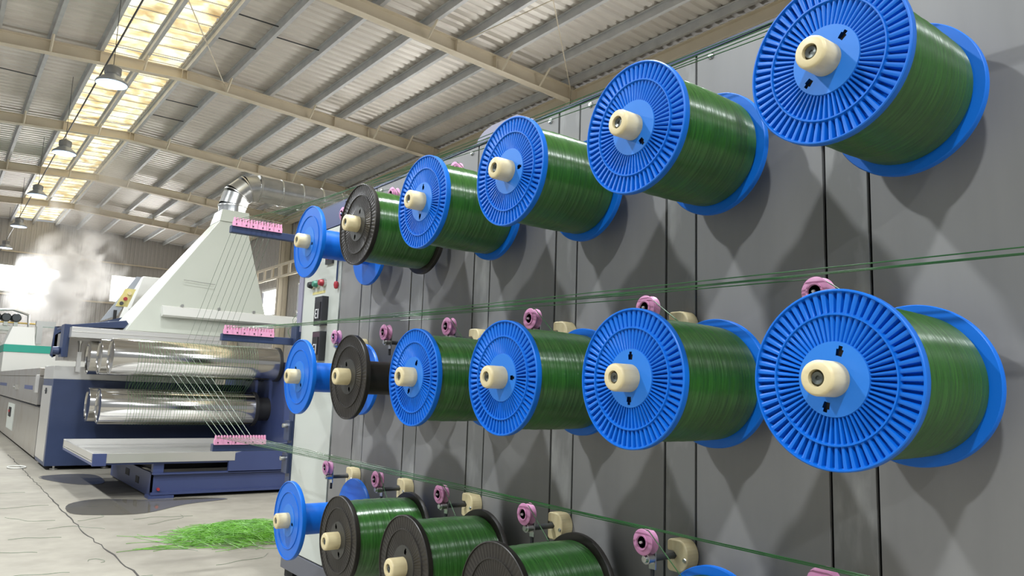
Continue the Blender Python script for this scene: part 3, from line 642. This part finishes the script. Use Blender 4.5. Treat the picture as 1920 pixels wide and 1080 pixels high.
# ------------------------------------------------------------------ stainless water tank running away at left
TK = thing('water_tank', 'long stainless water tank with hinged lid and grey lower panel', 'tank', (2.0, 16, 0))
MB().box(1.31, 2.4, 12.7, 22, 0.05, zz(-0.4)).build('lower_body', 'navy', TK)
MB().box(1.29, 1.31, 12.76, 22, 0.05, zz(-0.41)).build('lower_panel', 'stainless', TK)
MB().box(1.235, 2.4, 12.68, 22, zz(-0.37), zz(0.03)).build('trough', 'stainless', TK, 0.006)
MB().prism([(12.68, zz(0.035)), (22, zz(0.035)), (22, zz(0.12)), (12.68, zz(0.15))], 0, 1.23, 2.4).build('lid', 'stainless', TK, 0.006)
MB().box(1.20, 1.24, 12.66, 12.8, zz(-0.20), zz(0.05)).build('hinge', 'stainless_light', TK, 0.004)
MB().lathe([(15.7, 0.012), (16.1, 0.012)], (1.19, 0, zz(-0.16)), 1, 10).box(1.19, 1.24, 15.68, 15.72, zz(-0.2), zz(-0.12)).box(1.19, 1.24, 16.08, 16.12, zz(-0.2), zz(-0.12)).build('handle', 'steel', TK)
k = MB().box(1.28, 1.29, 16.6, 17.9, zz(-0.95), zz(-0.48)).build('switch_plate', 'cabinet', TK)
MB().box(1.265, 1.28, 17.1, 17.5, zz(-0.72), zz(-0.55)).build('breaker', 'dark', k); MB().box(1.25, 1.268, 17.2, 17.4, zz(-0.64), zz(-0.6)).build('breaker_toggle', 'red', k)
m = MB()
for y0, y1 in ((13.4, 14.6), (18.2, 20.0)): m.box(1.232, 1.236, y0, y1, zz(-0.17), zz(-0.11))
m.build('blue_sticker', 'navy_light', TK)
MB().tube([(1.0 + 0.0 * k_, 11.9, 0.012) if False else (1.02 + 0.1 * math.cos(k_ * PI / 10), 11.85 + 0.16 * math.sin(k_ * PI / 10), 0.012) for k_ in range(21)], 0.008, 6, False).build('floor_ring', 'white').name = 'hose_loop'
tag(bpy.data.objects['hose_loop'], 'small white loop of hose lying on floor beside the tank', 'hose')

# ------------------------------------------------------------------ second line behind: oven, hood, die head
OV = thing('second_oven', 'white oven housing with green stripe behind the stainless tank', 'machine', (2.0, 23.5, 0))
MB().box(1.36, 4.2, 22.3, 26, 0.0, zz(0.62)).build('oven_body', 'white', OV, 0.01)
MB().box(1.355, 4.2, 22.29, 26, zz(0.62), zz(0.80)).build('green_stripe', 'green_panel', OV)
MB().hexa([(1.36, 22.3, zz(0.80)), (2.0, 22.3, zz(0.80)), (1.95, 22.4, zz(1.25)), (1.5, 22.4, zz(1.25))], [(1.36, 23.5, zz(0.80)), (2.0, 23.5, zz(0.80)), (1.95, 23.4, zz(1.25)), (1.5, 23.4, zz(1.25))]).build('oven_end_cover', 'white', OV)
MB().box(2.0, 2.12, 22.32, 22.6, zz(0.85), zz(1.28)).box(1.98, 2.4, 22.35, 22.6, zz(1.28), zz(1.42)).build('oven_bracket', 'steel', OV)
H2 = thing('roller_cover', 'white sloping cover with green base behind the fume hood', 'machine', (3.2, 16.5, zz(0.2)))
MB().box(2.95, 4.6, 16.2, 17.2, 0.0, zz(1.02)).build('cover_stand', 'navy', H2)
MB().prism([(2.92, zz(0.85)), (4.4, zz(0.85)), (4.4, zz(1.24)), (2.97, zz(1.24)), (2.92, zz(1.2))], 1, 16.1, 17.0).build('green_base', 'green_panel', H2, 0.01)
MB().hexa([(2.9, 16.12, zz(1.24)), (4.4, 16.12, zz(1.24)), (4.4, 16.2, zz(2.05)), (3.12, 16.2, zz(2.05))], [(2.9, 17.0, zz(1.24)), (4.4, 17.0, zz(1.24)), (4.4, 16.9, zz(2.05)), (3.12, 16.9, zz(2.05))]).build('cover_shell', 'white', H2, 0.01)
MB().box(2.90, 3.75, 16.06, 16.12, zz(1.20), zz(1.38)).build('cover_lip', 'white', H2)
MB().hexa([(2.42, 16.0, zz(1.10)), (2.7, 16.0, zz(1.22)), (3.05, 16.0, zz(2.0)), (2.96, 16.0, zz(2.0))], [(2.42, 16.02, zz(1.10)), (2.7, 16.02, zz(1.22)), (3.05, 16.02, zz(2.0)), (2.96, 16.02, zz(2.0))]).build('side_flap', 'lamp_refl', H2)
MB().hexa([(2.65, 15.97, zz(1.4)), (2.85, 15.97, zz(1.4)), (2.97, 15.97, zz(1.75)), (2.78, 15.97, zz(1.75))], [(2.65, 15.995, zz(1.4)), (2.85, 15.995, zz(1.4)), (2.97, 15.995, zz(1.75)), (2.78, 15.995, zz(1.75))]).build('button_plate', 'yellow', H2)
for x, z, kk in ((2.8, 1.55, 'red'), (2.86, 1.66, 'cream'), (2.74, 1.46, 'rod')): MB().lathe([(15.93, 0), (15.93, 0.035), (15.97, 0.035)], (x, 0, zz(z)), 1, 12).build('push_button', kk, H2)
MB().box(2.62, 2.67, 15.9, 15.96, zz(1.0), zz(1.32)).lathe([(15.88, 0), (15.88, 0.07), (15.98, 0.07)], (2.65, 0, zz(1.0)), 1, 14).build('crank_handle', 'dark', H2)
MB().box(2.72, 2.86, 16.0, 16.2, zz(0.72), zz(1.02)).build('bearing_block', 'brass', H2, 0.02)
MB().hexa([(1.75, 15.9, zz(0.82)), (2.75, 15.9, zz(0.92)), (2.75, 15.9, zz(1.02)), (1.75, 15.9, zz(0.9))], [(1.75, 16.1, zz(0.82)), (2.75, 16.1, zz(0.92)), (2.75, 16.1, zz(1.02)), (1.75, 16.1, zz(0.9))]).build('cover_arm', 'navy', H2)
DH = thing('extruder_die_head', 'white and brass extruder die head with round motors in the steam', 'machine', (1.7, 27, 0))
MB().box(1.35, 2.3, 27.0, 28.2, 0, zz(1.0)).build('pedestal', 'stainless', DH)
MB().box(1.15, 2.1, 26.8, 27.6, zz(1.36), zz(1.5)).build('die_block', 'white', DH, 0.01)
MB().box(1.15, 2.1, 26.85, 27.5, zz(1.28), zz(1.36)).build('die_lip', 'stainless', DH)
MB().lathe([(0.9, 0.025), (2.4, 0.025)], (0, 26.8, zz(1.6)), 0, 10).build('brass_bar', 'brass', DH)
for x in (1.35, 1.6, 1.85): MB().lathe([(26.7, 0.0), (26.7, 0.1), (26.75, 0.13), (27.2, 0.13)], (x, 0, zz(1.74)), 1, 20).build('motor', 'rod', DH); MB().box(x - 0.05, x + 0.05, 26.75, 27.0, zz(1.5), zz(1.64)).build('motor_mount', 'white', DH)
MB().tube([(1.3, 26.8, zz(1.75)), (1.35, 26.75, zz(1.95)), (1.75, 26.75, zz(1.98)), (2.15, 26.8, zz(1.85)), (2.2, 26.8, zz(1.3)), (2.2, 26.9, zz(1.0))], 0.04, 8).build('hose', 'steel', DH)
MB().box(2.05, 2.28, 26.75, 27.2, zz(1.12), zz(1.32)).build('junction_box', 'white', DH, 0.01)

# guide stand with pale green threads beyond the control panel
GS = thing('thread_stand', 'small pale stand tangled with green threads beside the control panel', 'stand', (4.55, 11.2, 0))
MB().box(4.62, 4.70, 10.9, 10.98, 0, zz(0.9)).box(4.45, 4.53, 10.9, 10.98, 0, zz(0.72)).build('stand_post', 'white', GS)
m = MB()
for k in range(26):
    c = (4.35 + rng.uniform(-0.12, 0.35), 10.85 + rng.uniform(-0.1, 0.1), zz(0.78 + rng.uniform(-0.05, 0.2))); rr = rng.uniform(0.05, 0.16)
    m.tube([(c[0] + rr * math.cos(a) , c[1] + 0.03 * math.sin(3 * a + k), c[2] + rr * 0.8 * math.sin(a)) for a in [2 * PI * j / 14 for j in range(13)]], 0.0035, 4, False)
m.build('thread_tangle', 'green_web', GS)

# ------------------------------------------------------------------ loose filament on the floor
def inside(x, y):
    # outline of the heap on the floor
    cx, cy, sx, sy, an = 2.1, 6.17, 0.62, 0.46, math.radians(40)
    dx, dy = x - cx, y - cy; a = dx * math.cos(an) + dy * math.sin(an); b = -dx * math.sin(an) + dy * math.cos(an)
    return (a / sx) ** 2 + (b / sy) ** 2
m = MB(); n = 0
while n < 900:
    x, y = 2.1 + rng.gauss(0, 0.3), 6.17 + rng.gauss(0, 0.3); d = inside(x, y)
    if d > 1: continue
    n += 1; base = 0.085 * (1 - d) * rng.random() + 0.004
    an = math.radians(rng.gauss(-35, 38)); L = rng.uniform(0.12, 0.42); cv = rng.uniform(-1.6, 1.6); p = []
    px, py = x - L / 2 * math.cos(an), y - L / 2 * math.sin(an)
    for j in range(7):
        s = j / 6; p.append((px, py, base * (0.35 + 2.6 * s * (1 - s)) + 0.003)); a2 = an + cv * (s - 0.5); px += L / 6 * math.cos(a2); py += L / 6 * math.sin(a2)
    m.tube(p, 0.0018, 4, False)
for j in range(30):
    x, y = 1.62 + rng.uniform(-0.15, 0.25), 5.95 + rng.uniform(-0.2, 0.35); an = math.radians(rng.uniform(130, 185)); L = rng.uniform(0.2, 0.45); cv = rng.uniform(-1, 1); p = []
    for k in range(7): p.append((x, y, 0.004)); x += L / 6 * math.cos(an + cv * k / 6); y += L / 6 * math.sin(an + cv * k / 6)
    m.tube(p, 0.0018, 4, False)
stuff(m.build('waste_filament_heap', 'pile'), 'heap of bright green waste filament on the concrete before the lowest blue spool', 'filament')
m = MB()
for (x, y, an, L, cv) in [(1.0, 8.3, 3.0, 0.9, 0.5), (0.95, 7.4, 2.9, 0.5, -0.6), (1.1, 7.3, 0.1, 0.4, 0.8), (0.9, 6.6, 2.6, 0.35, 0.3), (1.25, 5.9, 0.2, 0.5, -0.8), (0.8, 5.4, 2.7, 0.4, 0.4), (1.6, 5.2, 0.0, 0.5, 0.4), (1.2, 5.1, 2.9, 0.5, 0.2), (1.55, 6.9, 0.3, 0.6, 0.5), (0.7, 6.1, 2.4, 0.4, 0.5), (1.0, 5.6, 0.5, 0.25, 2.0), (0.9, 9.3, 2.8, 0.6, 0.3), (1.5, 7.2, 0.2, 0.5, -0.3), (0.85, 7.0, 0.4, 0.5, -0.9)]:
    p = []
    for k in range(11): p.append((x, y, 0.003)); x += L / 10 * math.cos(an + 2.2 * cv * k / 10 + 0.4 * math.sin(k)); y += L / 10 * math.sin(an + 2.2 * cv * k / 10 + 0.4 * math.sin(k))
    m.tube(p, 0.0011, 4, False)
stuff(m.build('stray_filament', 'green_thread'), 'stray dark green filament ends scattered on the concrete floor', 'filament')

# ------------------------------------------------------------------ steam drifting up from the die head
def steam():
    blobs = [(3.2, 38.6, zz(1.9), 1.5, 0.9), (3.8, 38.6, zz(3.3), 1.8, 1.2), (4.3, 38.7, zz(4.6), 2.0, 1.1), (5.0, 38.7, zz(5.5), 1.7, 0.6), (5.7, 38.8, zz(4.8), 1.3, 0.4), (3.3, 26, zz(5.2), 1.1, 0.10), (3.9, 26, zz(6.1), 1.3, 0.14)]
    import bmesh
    bm = bmesh.new()
    for x, y, z, rr, d in blobs: bmesh.ops.create_icosphere(bm, subdivisions=3, radius=rr, matrix=Matrix.Translation((x, y, z)))
    me = bpy.data.meshes.new('steam_cloud'); bm.to_mesh(me); bm.free()
    o = bpy.data.objects.new('steam_cloud', me); C.objects.link(o)
    rm = o.modifiers.new('remesh', 'REMESH'); rm.mode = 'VOXEL'; rm.voxel_size = 0.16
    m = bpy.data.materials.new('steam_vapour'); m.use_nodes = True; nt = m.node_tree; nt.nodes.clear()
    out = nt.nodes.new('ShaderNodeOutputMaterial'); vol = nt.nodes.new('ShaderNodeVolumePrincipled'); nt.links.new(vol.outputs[0], out.inputs['Volume'])
    vol.inputs['Color'].default_value = (0.98, 0.97, 0.96, 1); vol.inputs['Anisotropy'].default_value = 0.7
    tc = nt.nodes.new('ShaderNodeTexCoord')
    def math_(op, a, b=None):
        n = nt.nodes.new('ShaderNodeMath'); n.operation = op
        for i, v in enumerate((a, b)):
            if v is None: continue
            if isinstance(v, (int, float)): n.inputs[i].default_value = v
            else: nt.links.new(v, n.inputs[i])
        return n.outputs[0]
    tot = None
    for x, y, z, rr, d in blobs:
        vd = nt.nodes.new('ShaderNodeVectorMath'); vd.operation = 'DISTANCE'; vd.inputs[1].default_value = (x, y, z); nt.links.new(tc.outputs['Object'], vd.inputs[0])
        f = math_('MAXIMUM', math_('SUBTRACT', 1.0, math_('DIVIDE', vd.outputs['Value'], rr)), 0.0)
        f = math_('MULTIPLY', f, d); tot = f if tot is None else math_('MAXIMUM', tot, f)
    nz = nt.nodes.new('ShaderNodeTexNoise'); nz.inputs['Scale'].default_value = 1.1; nz.inputs['Detail'].default_value = 7; nz.inputs['Distortion'].default_value = 0.7
    nt.links.new(tc.outputs['Object'], nz.inputs['Vector'])
    cr = math_('MULTIPLY', math_('MAXIMUM', math_('SUBTRACT', nz.outputs['Fac'], 0.44), 0.0), 9.0)
    nt.links.new(math_('MULTIPLY', math_('MULTIPLY', tot, cr), 3.2), vol.inputs['Density'])
    me.materials.append(m); stuff(o, 'white cloud of steam rising in front of the far window', 'steam')
steam()
